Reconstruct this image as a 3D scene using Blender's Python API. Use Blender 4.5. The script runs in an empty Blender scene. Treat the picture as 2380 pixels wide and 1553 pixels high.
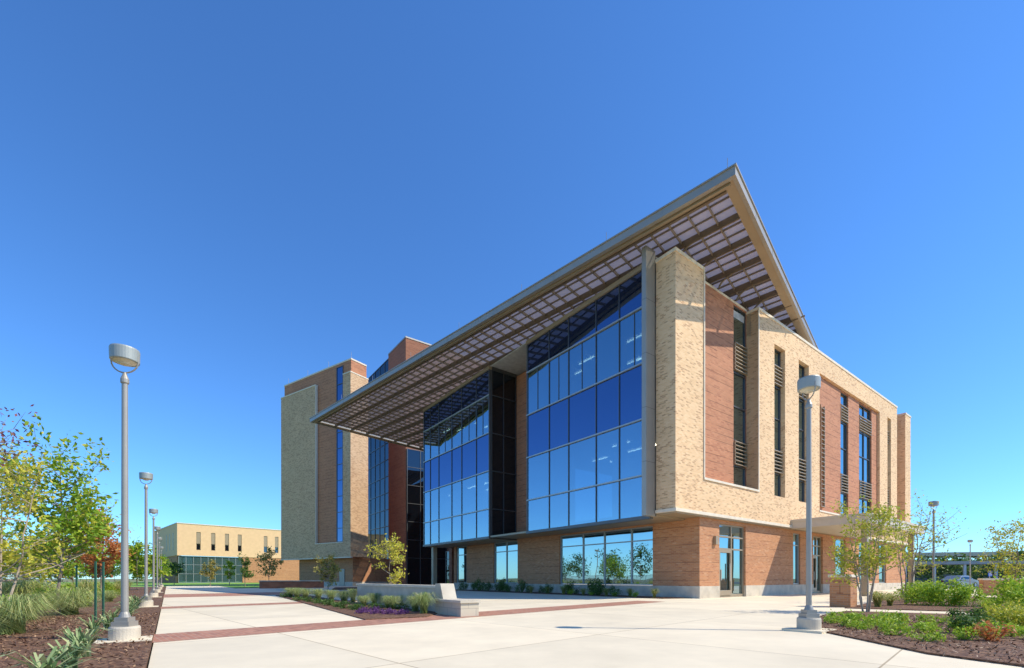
import bpy, bmesh, math, random
from mathutils import Vector, Matrix
S=bpy.context.scene; C=S.collection
V=Vector
# ------------------------------------------------------------------ helpers
def wl(o):
    v=V((0,0,0))
    while o is not None: v=v+o.location; o=o.parent
    return v
class MB:
    def __init__(s): s.v=[]; s.f=[]
    def pts(s,ps):
        i=len(s.v); s.v+= [V(p) for p in ps]; return i
    def quad(s,a,b,c,d):
        i=s.pts([a,b,c,d]); s.f.append((i,i+1,i+2,i+3))
    def box8(s,p):
        i=s.pts(p)
        for q in ((0,3,2,1),(4,5,6,7),(0,1,5,4),(1,2,6,5),(2,3,7,6),(3,0,4,7)): s.f.append(tuple(i+k for k in q))
    def bP(s,P,a0,a1,d0,d1,z0,z1):
        s.box8([P(a0,d0,z0),P(a1,d0,z0),P(a1,d1,z0),P(a0,d1,z0),P(a0,d0,z1),P(a1,d0,z1),P(a1,d1,z1),P(a0,d1,z1)])
    def box(s,x0,x1,y0,y1,z0,z1): s.bP(lambda a,d,z:V((a,d,z)),x0,x1,y0,y1,z0,z1)
    def tube(s,pts,rad,seg=8,cap=True):
        pts=[V(p) for p in pts]; rings=[]
        n=len(pts)
        for i,p in enumerate(pts):
            d=(pts[min(i+1,n-1)]-pts[max(i-1,0)]).normalized()
            u=d.cross(V((0,0,1)))
            if u.length<1e-3: u=V((1,0,0))
            u.normalize(); w=d.cross(u)
            r=rad[i] if isinstance(rad,(list,tuple)) else rad
            rings.append(s.pts([p+u*r*math.cos(k*2*math.pi/seg)+w*r*math.sin(k*2*math.pi/seg) for k in range(seg)]))
        for a,b in zip(rings,rings[1:]):
            for k in range(seg): s.f.append((a+k,a+(k+1)%seg,b+(k+1)%seg,b+k))
        if cap:
            s.f.append(tuple(rings[0]+k for k in range(seg))); s.f.append(tuple(rings[-1]+k for k in reversed(range(seg))))
    def lathe(s,prof,c=(0,0,0),seg=24):
        c=V(c); rings=[s.pts([c+V((r*math.cos(k*2*math.pi/seg),r*math.sin(k*2*math.pi/seg),z)) for k in range(seg)]) for r,z in prof]
        for a,b in zip(rings,rings[1:]):
            for k in range(seg): s.f.append((a+k,a+(k+1)%seg,b+(k+1)%seg,b+k))
        s.f.append(tuple(rings[0]+k for k in reversed(range(seg)))); s.f.append(tuple(rings[-1]+k for k in range(seg)))
    def wall(s,P,a0,a1,z0,z1,d0,d1,holes):
        A=sorted(set([a0,a1]+[min(max(h[k],a0),a1) for h in holes for k in (0,1)]))
        Z=sorted(set([z0,z1]+[min(max(h[k],z0),z1) for h in holes for k in (2,3)]))
        def solid(i,j):
            if i<0 or j<0 or i>=len(A)-1 or j>=len(Z)-1: return False
            a=(A[i]+A[i+1])/2; z=(Z[j]+Z[j+1])/2
            return not any(h[0]<a<h[1] and h[2]<z<h[3] for h in holes)
        idx={}
        def vid(i,j,k):
            if (i,j,k) not in idx: idx[(i,j,k)]=s.pts([P(A[i],(d0,d1)[k],Z[j])])
            return idx[(i,j,k)]
        for i in range(len(A)-1):
            for j in range(len(Z)-1):
                if not solid(i,j): continue
                s.f.append((vid(i,j,0),vid(i+1,j,0),vid(i+1,j+1,0),vid(i,j+1,0)))
                s.f.append((vid(i,j,1),vid(i,j+1,1),vid(i+1,j+1,1),vid(i+1,j,1)))
                if not solid(i-1,j): s.f.append((vid(i,j,0),vid(i,j+1,0),vid(i,j+1,1),vid(i,j,1)))
                if not solid(i+1,j): s.f.append((vid(i+1,j,0),vid(i+1,j,1),vid(i+1,j+1,1),vid(i+1,j+1,0)))
                if not solid(i,j-1): s.f.append((vid(i,j,0),vid(i,j,1),vid(i+1,j,1),vid(i+1,j,0)))
                if not solid(i,j+1): s.f.append((vid(i,j+1,0),vid(i+1,j+1,0),vid(i+1,j+1,1),vid(i,j+1,1)))
    def build(s,name,m,parent=None,smooth=False,recalc=True,bevel=0):
        off=wl(parent)
        me=bpy.data.meshes.new(name); me.from_pydata([tuple(v-off) for v in s.v],[],s.f)
        if recalc:
            bm=bmesh.new(); bm.from_mesh(me); bmesh.ops.recalc_face_normals(bm,faces=bm.faces[:])
            if bevel: bmesh.ops.bevel(bm,geom=bm.edges[:],offset=bevel,segments=2,affect='EDGES',clamp_overlap=True)
            bm.to_mesh(me); bm.free()
        me.update()
        uv=me.uv_layers.new(name='UVMap'); data=[0.0]*(2*len(me.loops))
        vs=me.vertices
        for p in me.polygons:
            n=p.normal
            if abs(n.z)<.7:
                t=V((-n.y,n.x,0)); t.normalize()
                for li in p.loop_indices:
                    c=vs[me.loops[li].vertex_index].co; data[2*li]=c.dot(t); data[2*li+1]=c.z
            else:
                for li in p.loop_indices:
                    c=vs[me.loops[li].vertex_index].co; data[2*li]=c.x+off.x; data[2*li+1]=c.y+off.y
        uv.data.foreach_set('uv',data)
        if smooth: me.polygons.foreach_set('use_smooth',[True]*len(me.polygons))
        me.materials.append(m)
        o=bpy.data.objects.new(name,me); C.objects.link(o); o.parent=parent
        return o
def tag(o,label,cat,group=None,kind=None):
    if label: o['label']=label
    if cat: o['category']=cat
    if group: o['group']=group
    if kind: o['kind']=kind
    return o
def thing(name,label,cat,loc=(0,0,0),group=None):
    o=bpy.data.objects.new(name,None); C.objects.link(o); o.location=loc; o.empty_display_size=.2
    return tag(o,label,cat,group)
def dup(o,loc=None,rotz=None,scale=None,label=None,group=None,parent=None):
    c=o.copy(); C.objects.link(c); c.parent=parent
    if loc is not None: c.location=loc
    if rotz is not None: c.rotation_euler=(0,0,rotz)
    if scale is not None: c.scale=scale if isinstance(scale,(tuple,list)) else (scale,)*3
    if label: c['label']=label
    if group: c['group']=group
    for ch in list(o.children): dup(ch,parent=c)
    return c
def struct(o): o['kind']='structure'; return o
def gx(px,Y): return (px-1190)/1077*Y
def one(P,a0,a1,d0,d1,z0,z1,name,m,parent):
    b=MB(); b.bP(P,a0,a1,d0,d1,z0,z1); return b.build(name,m,parent)
# ------------------------------------------------------------------ materials
def nodes(name):
    m=bpy.data.materials.new(name); m.use_nodes=True; nt=m.node_tree
    return m,nt,nt.nodes['Principled BSDF'],nt.nodes['Material Output']
def ramp(nt,stops,const=False):
    r=nt.nodes.new('ShaderNodeValToRGB'); e=r.color_ramp.elements
    if const: r.color_ramp.interpolation='CONSTANT'
    e[0].position=stops[0][0]; e[0].color=(*stops[0][1],1)
    e[1].position=stops[1][0]; e[1].color=(*stops[1][1],1)
    for p,c in stops[2:]:
        k=e.new(p); k.color=(*c,1)
    return r
def mat(name,col,rough=.6,metal=0,var=.15,scale=3,bump=0,bscale=60):
    m,nt,b,out=nodes(name)
    tc=nt.nodes.new('ShaderNodeTexCoord'); n=nt.nodes.new('ShaderNodeTexNoise'); n.inputs['Scale'].default_value=scale; n.inputs['Detail'].default_value=5
    nt.links.new(tc.outputs['Object'],n.inputs['Vector'])
    r=ramp(nt,[(.3,tuple(c*(1-var) for c in col)),(.7,tuple(min(1,c*(1+var)) for c in col))])
    nt.links.new(n.outputs['Fac'],r.inputs[0]); nt.links.new(r.outputs[0],b.inputs['Base Color'])
    b.inputs['Roughness'].default_value=rough; b.inputs['Metallic'].default_value=metal
    if bump:
        n2=nt.nodes.new('ShaderNodeTexNoise'); n2.inputs['Scale'].default_value=bscale; n2.inputs['Detail'].default_value=4
        nt.links.new(tc.outputs['Object'],n2.inputs['Vector'])
        bp=nt.nodes.new('ShaderNodeBump'); bp.inputs['Strength'].default_value=bump; bp.inputs['Distance'].default_value=.02
        nt.links.new(n2.outputs['Fac'],bp.inputs['Height']); nt.links.new(bp.outputs[0],b.inputs['Normal'])
    return m
def brick(name,stops,mortar,w=.3,h=.1,ms=.009,bump=.4,courses=0,rot=0,cdark=.6):
    m,nt,b,out=nodes(name); L=nt.links.new
    uv=nt.nodes.new('ShaderNodeUVMap'); bt=nt.nodes.new('ShaderNodeTexBrick')
    mp=nt.nodes.new('ShaderNodeMapping'); mp.inputs['Rotation'].default_value=(0,0,rot)
    L(uv.outputs[0],mp.inputs[0]); L(mp.outputs[0],bt.inputs['Vector'])
    bt.inputs['Color1'].default_value=(0,0,0,1); bt.inputs['Color2'].default_value=(1,1,1,1); bt.inputs['Mortar'].default_value=(.5,.5,.5,1)
    bt.inputs['Scale'].default_value=1; bt.inputs['Mortar Size'].default_value=ms; bt.inputs['Mortar Smooth'].default_value=.1
    bt.inputs['Brick Width'].default_value=w; bt.inputs['Row Height'].default_value=h
    r=ramp(nt,stops); L(bt.outputs['Color'],r.inputs[0])
    mx=nt.nodes.new('ShaderNodeMixRGB'); L(bt.outputs['Fac'],mx.inputs[0]); L(r.outputs[0],mx.inputs[1]); mx.inputs[2].default_value=(*mortar,1)
    n=nt.nodes.new('ShaderNodeTexNoise'); n.inputs['Scale'].default_value=.35; n.inputs['Detail'].default_value=6; L(mp.outputs[0],n.inputs['Vector'])
    r2=ramp(nt,[(.3,(.93,.93,.93)),(.7,(1.05,1.05,1.05))]); L(n.outputs['Fac'],r2.inputs[0])
    mu=nt.nodes.new('ShaderNodeMixRGB'); mu.blend_type='MULTIPLY'; mu.inputs[0].default_value=1; L(mx.outputs[0],mu.inputs[1]); L(r2.outputs[0],mu.inputs[2])
    colout=mu.outputs[0]
    inv=nt.nodes.new('ShaderNodeMath'); inv.operation='SUBTRACT'; inv.inputs[0].default_value=1; L(bt.outputs['Fac'],inv.inputs[1])
    hout=inv.outputs[0]
    if courses:
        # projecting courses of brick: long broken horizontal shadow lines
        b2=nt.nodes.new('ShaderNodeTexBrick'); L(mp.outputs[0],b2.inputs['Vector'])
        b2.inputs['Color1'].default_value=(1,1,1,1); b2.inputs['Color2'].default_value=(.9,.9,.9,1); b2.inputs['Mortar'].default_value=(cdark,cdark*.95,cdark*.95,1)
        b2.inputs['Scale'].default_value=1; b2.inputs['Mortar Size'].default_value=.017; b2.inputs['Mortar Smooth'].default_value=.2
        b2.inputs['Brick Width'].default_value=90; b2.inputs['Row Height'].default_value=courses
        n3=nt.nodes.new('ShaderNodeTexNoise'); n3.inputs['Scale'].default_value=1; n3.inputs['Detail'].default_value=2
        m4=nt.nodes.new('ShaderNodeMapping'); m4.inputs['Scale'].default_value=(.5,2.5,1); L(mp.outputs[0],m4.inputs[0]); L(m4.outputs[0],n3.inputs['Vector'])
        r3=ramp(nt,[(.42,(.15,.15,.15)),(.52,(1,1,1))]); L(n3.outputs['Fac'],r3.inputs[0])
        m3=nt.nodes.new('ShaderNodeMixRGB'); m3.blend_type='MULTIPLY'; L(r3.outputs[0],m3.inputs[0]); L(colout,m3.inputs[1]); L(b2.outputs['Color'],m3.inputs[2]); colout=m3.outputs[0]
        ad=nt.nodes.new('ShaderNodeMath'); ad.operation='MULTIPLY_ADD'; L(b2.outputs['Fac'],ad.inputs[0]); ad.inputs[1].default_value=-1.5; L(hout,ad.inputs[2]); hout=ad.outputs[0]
    L(colout,b.inputs['Base Color'])
    bp=nt.nodes.new('ShaderNodeBump'); bp.inputs['Strength'].default_value=bump; bp.inputs['Distance'].default_value=.01; L(hout,bp.inputs['Height']); L(bp.outputs[0],b.inputs['Normal'])
    b.inputs['Roughness'].default_value=.85
    return m
def glass(name,gl,under,fac,transp=None):
    m,nt,b,out=nodes(name); L=nt.links.new
    g=nt.nodes.new('ShaderNodeBsdfGlossy'); g.inputs['Color'].default_value=(*gl,1); g.inputs['Roughness'].default_value=.015
    tc=nt.nodes.new('ShaderNodeTexCoord'); n=nt.nodes.new('ShaderNodeTexNoise'); n.inputs['Scale'].default_value=.5; n.inputs['Detail'].default_value=1; L(tc.outputs['Object'],n.inputs['Vector'])
    bp=nt.nodes.new('ShaderNodeBump'); bp.inputs['Strength'].default_value=.05; bp.inputs['Distance'].default_value=.15; L(n.outputs['Fac'],bp.inputs['Height']); L(bp.outputs[0],g.inputs['Normal'])
    if transp: u=nt.nodes.new('ShaderNodeBsdfTransparent'); u.inputs['Color'].default_value=(*transp,1)
    else: u=nt.nodes.new('ShaderNodeBsdfDiffuse'); u.inputs['Color'].default_value=(*under,1)
    mx=nt.nodes.new('ShaderNodeMixShader'); mx.inputs[0].default_value=fac; L(u.outputs[0],mx.inputs[1]); L(g.outputs[0],mx.inputs[2])
    L(mx.outputs[0],out.inputs['Surface']); nt.nodes.remove(b)
    return m
def leafmat(name,stops,trans=.35,gain=1.35):
    m,nt,b,out=nodes(name); L=nt.links.new
    g=nt.nodes.new('ShaderNodeNewGeometry'); r=ramp(nt,[(p,tuple(min(.7,x*gain) for x in c)) for p,c in stops]); L(g.outputs['Random Per Island'],r.inputs[0])
    L(r.outputs[0],b.inputs['Base Color']); b.inputs['Roughness'].default_value=.5; b.inputs['Specular IOR Level'].default_value=.3
    t=nt.nodes.new('ShaderNodeBsdfTranslucent'); L(r.outputs[0],t.inputs['Color'])
    mx=nt.nodes.new('ShaderNodeMixShader'); mx.inputs[0].default_value=trans; L(b.outputs[0],mx.inputs[1]); L(t.outputs[0],mx.inputs[2]); L(mx.outputs[0],out.inputs['Surface'])
    return m
def perforated(name,col,fac,tr=.35):
    m,nt,b,out=nodes(name); L=nt.links.new
    b.inputs['Base Color'].default_value=(*col,1); b.inputs['Roughness'].default_value=.6
    tl=nt.nodes.new('ShaderNodeBsdfTranslucent'); tl.inputs['Color'].default_value=(*col,1)
    m1=nt.nodes.new('ShaderNodeMixShader'); m1.inputs[0].default_value=tr; L(b.outputs[0],m1.inputs[1]); L(tl.outputs[0],m1.inputs[2])
    t=nt.nodes.new('ShaderNodeBsdfTransparent'); mx=nt.nodes.new('ShaderNodeMixShader'); mx.inputs[0].default_value=fac
    L(t.outputs[0],mx.inputs[1]); L(m1.outputs[0],mx.inputs[2]); L(mx.outputs[0],out.inputs['Surface'])
    return m
YEL=brick('yellow_brick',[(0,(.78,.48,.23)),(.3,(.87,.59,.32)),(.55,(.82,.53,.27)),(.72,(.79,.5,.25)),(.82,(.58,.33,.16)),(.9,(.52,.28,.13)),(.96,(.66,.4,.19)),(1,(.78,.49,.24))],(.78,.55,.34),w=.22,h=.075)
TAN=brick('shaded_tan_brick',[(0,(.62,.38,.2)),(.3,(.69,.45,.25)),(.55,(.64,.4,.21)),(.74,(.5,.29,.15)),(.9,(.45,.25,.125)),(1,(.59,.36,.19))],(.6,.41,.26),w=.3,h=.1)  # tan lowered so the colour carries the shade on the tower front
BRN=brick('brown_brick',[(0,(.52,.21,.098)),(.5,(.58,.25,.12)),(1,(.44,.165,.078))],(.46,.23,.14),courses=.42,cdark=.42)
DBR=brick('shaded_red_brick',[(0,(.34,.12,.055)),(.5,(.39,.15,.075)),(1,(.28,.095,.045))],(.3,.15,.09),courses=.6,cdark=.5)  # brown brick darkened for the rear block's shade; plain dark brick on low wall
ORG=brick('orange_brick',[(0,(.54,.225,.09)),(.4,(.6,.27,.112)),(.8,(.46,.175,.07)),(1,(.63,.33,.16))],(.52,.3,.17),w=.24,h=.08,courses=.48,cdark=.55)
PAV=brick('paver_brick',[(0,(.4,.165,.095)),(.5,(.48,.22,.135)),(1,(.32,.135,.085))],(.45,.31,.22),w=.2,h=.1,ms=.006,rot=.8)
STONE=mat('cream_stone',(.76,.65,.49),.8,var=.08,bump=.2)
CAST=mat('cast_concrete',(.58,.5,.38),.85,var=.16,scale=2,bump=.3)
METAL=mat('bronze_metal',(.38,.29,.185),.45,.25,var=.06,scale=1)
METALG=mat('grey_fascia_metal',(.37,.335,.28),.4,.35,var=.05,scale=1)
BEAM=mat('dark_bronze_beam',(.2,.15,.1),.45,.3,var=.05)
PURL=mat('tan_purlin_metal',(.25,.195,.14),.5,.2,var=.05)
MULL=mat('mullion_metal',(.12,.12,.12),.4,.5,var=.05)
SILVER=mat('silver_frame_metal',(.4,.4,.38),.4,.5,var=.05)
LOUV=mat('louvre_metal',(.4,.3,.19),.5,.25,var=.05)
PERF=perforated('perforated_panel_metal',(.46,.39,.37),.68,.3)
GV=glass('vision_glass',(.42,.58,.68),0,.56,transp=(.36,.5,.56))
GS=glass('spandrel_glass',(.18,.27,.46),(.01,.022,.06),.62)
GD=glass('dark_glass',(.34,.42,.48),(.005,.007,.01),.3)
GR=glass('return_glass',(.3,.36,.42),(.004,.006,.01),.2)
GW=glass('window_glass',(.48,.64,.68),(.01,.03,.035),.68)
INT=mat('interior_wall_paint',(.55,.55,.52),.8)
ROOFM=mat('roof_membrane',(.5,.5,.48),.8)
def emis(name,col,s):
    m,nt,b,out=nodes(name); b.inputs['Emission Color'].default_value=(*col,1); b.inputs['Emission Strength'].default_value=s; b.inputs['Base Color'].default_value=(*col,1); return m
LIT=emis('ceiling_light_tube',(1,.88,.66),7)
def concrete(name,col,rot,size):
    m,nt,b,out=nodes(name); L=nt.links.new
    uv=nt.nodes.new('ShaderNodeUVMap'); mp=nt.nodes.new('ShaderNodeMapping'); mp.inputs['Rotation'].default_value=(0,0,rot); mp.inputs['Location'].default_value=(.9,1.2,0); L(uv.outputs[0],mp.inputs[0])
    bt=nt.nodes.new('ShaderNodeTexBrick'); bt.offset=0; L(mp.outputs[0],bt.inputs['Vector'])
    bt.inputs['Color1'].default_value=(.93,.93,.93,1); bt.inputs['Color2'].default_value=(1.04,1.03,1.02,1); bt.inputs['Mortar'].default_value=(.55,.5,.44,1)
    bt.inputs['Scale'].default_value=1; bt.inputs['Mortar Size'].default_value=.012; bt.inputs['Brick Width'].default_value=size; bt.inputs['Row Height'].default_value=size
    n=nt.nodes.new('ShaderNodeTexNoise'); n.inputs['Scale'].default_value=.6; n.inputs['Detail'].default_value=9; n.inputs['Roughness'].default_value=.65; L(uv.outputs[0],n.inputs['Vector'])
    r=ramp(nt,[(.3,tuple(c*.86 for c in col)),(.7,tuple(c*1.06 for c in col))]); L(n.outputs['Fac'],r.inputs[0])
    mu=nt.nodes.new('ShaderNodeMixRGB'); mu.blend_type='MULTIPLY'; mu.inputs[0].default_value=1; L(r.outputs[0],mu.inputs[1]); L(bt.outputs['Color'],mu.inputs[2])
    L(mu.outputs[0],b.inputs['Base Color']); b.inputs['Roughness'].default_value=.85
    n2=nt.nodes.new('ShaderNodeTexNoise'); n2.inputs['Scale'].default_value=70; L(uv.outputs[0],n2.inputs['Vector'])
    bp=nt.nodes.new('ShaderNodeBump'); bp.inputs['Strength'].default_value=.15; bp.inputs['Distance'].default_value=.005; L(n2.outputs['Fac'],bp.inputs['Height']); L(bp.outputs[0],b.inputs['Normal'])
    return m
CONC=concrete('plaza_concrete',(.82,.695,.49),.8,4.2)
def mulchmat():
    m,nt,b,out=nodes('bark_mulch'); L=nt.links.new
    uv=nt.nodes.new('ShaderNodeUVMap'); v=nt.nodes.new('ShaderNodeTexVoronoi'); v.inputs['Scale'].default_value=22; v.inputs['Randomness'].default_value=1
    n=nt.nodes.new('ShaderNodeTexNoise'); n.inputs['Scale'].default_value=9; n.inputs['Detail'].default_value=8
    L(uv.outputs[0],n.inputs['Vector'])
    L(uv.outputs[0],v.inputs['Vector'])
    r=ramp(nt,[(0,(.08,.036,.018)),(.5,(.19,.09,.045)),(1,(.3,.17,.09))]); sep=nt.nodes.new('ShaderNodeSeparateColor'); L(v.outputs['Color'],sep.inputs[0]); L(sep.outputs[0],r.inputs[0])
    r2=ramp(nt,[(.3,(.6,.6,.6)),(.7,(1.15,1.1,1.05))]); L(n.outputs['Fac'],r2.inputs[0])
    mu=nt.nodes.new('ShaderNodeMixRGB'); mu.blend_type='MULTIPLY'; mu.inputs[0].default_value=1; L(r.outputs[0],mu.inputs[1]); L(r2.outputs[0],mu.inputs[2]); L(mu.outputs[0],b.inputs['Base Color'])
    bp=nt.nodes.new('ShaderNodeBump'); bp.inputs['Strength'].default_value=1; bp.inputs['Distance'].default_value=.04; L(sep.outputs[1],bp.inputs['Height']); L(bp.outputs[0],b.inputs['Normal']); b.inputs['Roughness'].default_value=.95
    return m
MULCH=mulchmat()
LAWN=mat('lawn_grass',(.2,.36,.045),.9,var=.3,scale=1.2,bump=.8,bscale=40)
SOIL=mat('dry_meadow_ground',(.2,.2,.08),.95,var=.4,scale=.4,bump=.6,bscale=20)
BARK=mat('tree_bark',(.28,.21,.15),.9,var=.3,scale=12,bump=.5)
BARKL=mat('pale_tree_bark',(.42,.33,.23),.85,var=.25,scale=9)
POLE=mat('lamp_pole_paint',(.36,.33,.28),.45,.3,var=.05)
HEADM=mat('lamp_head_paint',(.34,.36,.33),.5,.2,var=.05)
LENS=mat('lamp_lens_acrylic',(.6,.54,.4),.35,var=.05)
# ------------------------------------------------------------------ frames of the place
P0=V((7.95,22.53,0)); dL=V((-.596,.803,0)); dR=V((.803,.596,0))
def F(s,t,z=0): return P0+dL*s+dR*t+V((0,0,z))
def front(t0): return lambda a,d,z:F(a,t0+d,z)
def right(s0): return lambda a,d,z:F(s0+d,a,z)
Pf=front(0); Pr=right(0)
def glazing(P,al,zl,d,parent,name='window',fm=MULL,gm=GW,fw=.07,fd=.12,label=None):
    w=MB(); h=fw/2
    for i,a in enumerate(al):
        a0,a1=(a,a+fw) if i==0 else (a-fw,a) if i==len(al)-1 else (a-h,a+h)
        w.bP(P,a0,a1,d-.03,d+fd,zl[0],zl[-1])
    for i,z in enumerate(zl):
        z0,z1=(z,z+fw) if i==0 else (z-fw,z) if i==len(zl)-1 else (z-h,z+h)
        w.bP(P,al[0]+.004,al[-1]-.004,d-.026,d+fd-.004,z0+.002,z1-.002)
    o=w.build(name,fm,parent)
    if label: o['label']=label
    g=MB(); g.bP(P,al[0]+.01,al[-1]-.01,d+.04,d+.06,zl[0]+.01,zl[-1]-.01); g.build('pane',gm,o)
    return o
def louvres(P,a0,a1,z0,z1,d,parent,dz=.22):
    m=MB(); z=z0
    while z<z1:
        m.box8([P(a0,d-.16,z),P(a1,d-.16,z),P(a1,d,z+.02),P(a0,d,z+.02),P(a0,d-.16,z+.045),P(a1,d-.16,z+.045),P(a1,d,z+.065),P(a0,d,z+.065)]); z+=dz
    m.bP(P,a0,a0+.04,d-.14,d-.01,z0-.02,z1); m.bP(P,a1-.04,a1,d-.14,d-.01,z0-.02,z1)
    return m.build('louvre_grille',LOUV,parent)
# ================================================================== MAIN BUILDING
B=thing('campus_building','large campus building with blue glass boxes under a wide tilted flat roof canopy','building',P0)
R1=(2.52,8.26,6.3,20); S1=(10.33,11.8,6.2,15.6); S2=(13.8,15.4,6.2,15.6); R2=(17.2,30.1,5.9,15.6); S3=(32.2,33.2,6.3,15.6); R3=(35,37.6,6.3,20)
w=MB(); w.wall(Pr,0,39.4,4.5,17,0,.69,[R1,S1,S2,R2,S3,R3]); w.bP(Pf,.69,1.115,0,2.55,4.5,17)
w.build('yellow_brick_wall',YEL,B)
w=MB(); w.wall(Pr,2.3,8.5,5.7,17.2,.693,1.0,[(6.76,8.26,6.3,17.1)]); w.build('recessed_brown_brick_panel',BRN,B)
w=MB(); w.wall(Pr,17.204,30.096,5.904,15.596,.2,.6,[(21.7,23.3,5.95,15.5),(25.7,28.7,5.95,15.5)]); w.build('recessed_brown_brick_panel',BRN,B)
w=MB(); w.wall(Pr,34.8,37.8,5.7,17.2,.693,1.0,[]); w.build('recessed_brown_brick_panel',BRN,B)
for t0,t1 in ((-.04,2.52),(8.26,35),(37.6,39.44)): one(Pr,t0,t1,-.04,.73,17.0,17.16,'stone_coping',STONE,B)
one(Pf,.73,1.15,-.04,2.55,17.0,17.157,'stone_coping',STONE,B); one(Pr,2.3,8.3,.69,1.05,17.2,17.33,'stone_coping',STONE,B)
one(Pr,2.45,8.33,-.06,.69,6.18,6.297,'stone_sill',STONE,B); one(Pr,17.1,30.2,-.05,.69,5.79,5.897,'stone_sill',STONE,B)
one(Pr,2.44,2.52,-.05,.66,6.3,16.99,'stone_edge',STONE,B); one(Pr,8.26,8.34,-.04,.68,6.3,16.99,'stone_edge',STONE,B)
w=MB(); w.bP(Pr,-.07,39.45,-.07,.6,4.34,4.5); w.bP(Pf,.6,1.13,-.07,2.5,4.343,4.497); w.build('stone_belt_course',STONE,B)
zz=[6.3,7.7,9.2,11.2,13.2,14.95,17.1]
P69=right(.72)
o=glazing(P69,[6.76,8.26],zz,.05,B); louvres(P69,6.8,8.2,13.3,14.9,.03,o); louvres(P69,6.8,8.2,7.75,9.15,.03,o)
for S_ in (S1,S2,S3):
    Ps=right(.3); o=glazing(Ps,[S_[0],S_[1]],[S_[2],7.7,9.2,11.2,13.2,14.6,S_[3]],0,B); louvres(Ps,S_[0]+.1,S_[1]-.05,13.3,14.5,-.03,o); louvres(Ps,S_[0]+.1,S_[1]-.05,7.75,9.1,-.03,o)
P28=right(.28)
o=glazing(P28,[21.7,23.3],[5.95,7.7,9.2,11.2,13.2,14.6,15.5],.05,B); louvres(P28,21.75,23.25,7.75,9.1,.03,o); louvres(P28,21.75,23.25,13.3,14.5,.03,o)
o=glazing(P28,[25.7,27.2,28.7],[5.95,7.7,9.2,11.2,13.2,14.6,15.5],.05,B); louvres(P28,25.75,28.65,7.75,9.1,.03,o); louvres(P28,25.75,28.65,13.3,14.5,.03,o)
louvres(P28,17.6,18.3,6.2,13.5,-.09,B,.32)
# ground floor
T0=2.57; Pg=front(T0)
zw=[.67,3.3,4.1]
holes=[(3.22,11.14,.65,4.1),(16.05,19.46,.65,4.1),(23.9,25.9,.65,4.1)]
w=MB(); w.wall(Pg,.3,26.3,.65,4.34,0,.4,holes); w.build('front_brick_wall',ORG,B)
Pq=right(.3)
dh=[(4.51-0,7.38,-.1,4.1),(13.7,14.8,.65,4.1),(16.9,18.6,-.1,4.1),(21,23,.65,4.1),(26,28,.65,4.1),(31,33,.65,4.1)]
w=MB(); w.wall(Pq,T0+.4,39,.65,4.34,0,.4,dh); w.build('side_brick_wall',ORG,B)
w=MB(); w.wall(Pg,.27,26.3,-.05,.65,-.03,.38,[]); w.wall(right(.27),T0+.38,39,-.05,.65,0,.4,[(4.51,7.38,-.1,1),(16.9,18.6,-.1,1)]); w.build('concrete_plinth',CAST,B)
glazing(Pg,[3.22,4.83,7.0,8.9,11.14],zw,.12,B,fm=SILVER); glazing(Pg,[16.05,17.7,19.46],zw,.12,B,fm=SILVER); glazing(Pg,[23.9,25.9],zw,.12,B,fm=SILVER)
for a0,a1 in ((13.7,14.8),(21,23),(26,28),(31,33)): glazing(Pq,[a0,a1],zw,.12,B,fm=SILVER)
def door(P,a0,a1,split,parent,lab):
    o=glazing(P,[a0,split,a1],[0,.12,2.72,3.4,4.1],.14,parent,'door',METAL,GW,.09,label=lab)
    m=MB(); m.bP(P,a0+.22,a0+.3,.03,.07,.95,1.55); m.build('handle',METALG,o)
    m=MB(); m.bP(P,split-.32,split-.26,.03,.07,.9,1.9); m.build('handle',METALG,o)
    m=MB(); m.bP(P,a0+.1,a0+.2,.06,.14,.12,2.68); m.bP(P,split-.2,split-.1,.06,.14,.12,2.68); m.bP(P,a0+.2,split-.2,.06,.14,2.5,2.68); m.bP(P,a0+.2,split-.2,.06,.14,.12,.4); m.build('door_leaf_frame',METAL,o)
door(Pq,4.51,7.38,6.0,B,'glazed bronze side door with sidelight and transom'); door(Pq,16.9,18.6,17.8,B,'glazed door under the flat entrance canopy')
m=MB(); m.bP(Pq,3.9,4.15,-.16,-.001,2.9,3.35); m.build('wall_light',METAL,B)
one(Pf,1.13,16.2,.02,T0+.5,4.2,4.33,'overhang_soffit',METAL,B); one(Pf,.05,1.12,.05,T0+.3,4.28,4.335,'overhang_soffit',METAL,B); one(Pr,T0+.3,39.3,.02,.9,4.28,4.335,'overhang_soffit',METAL,B); one(Pf,16.25,27.4,.02,14,4.1,4.2,'overhang_soffit',METAL,B)
w=MB(); w.wall(Pg,1.115,28,4.36,17.2,0,.4,[(1.2,11.5,4.4,17.1),(16.3,27.3,4.0,17.1)]); w.build('upper_brown_brick_wall',BRN,B)
one(Pf,27.45,28,T0+.4,14,0,17.15,'rear_brick_wall',DBR,B); one(Pf,28,48.6,14,14.5,0,17.15,'rear_brick_wall',DBR,B)
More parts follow.
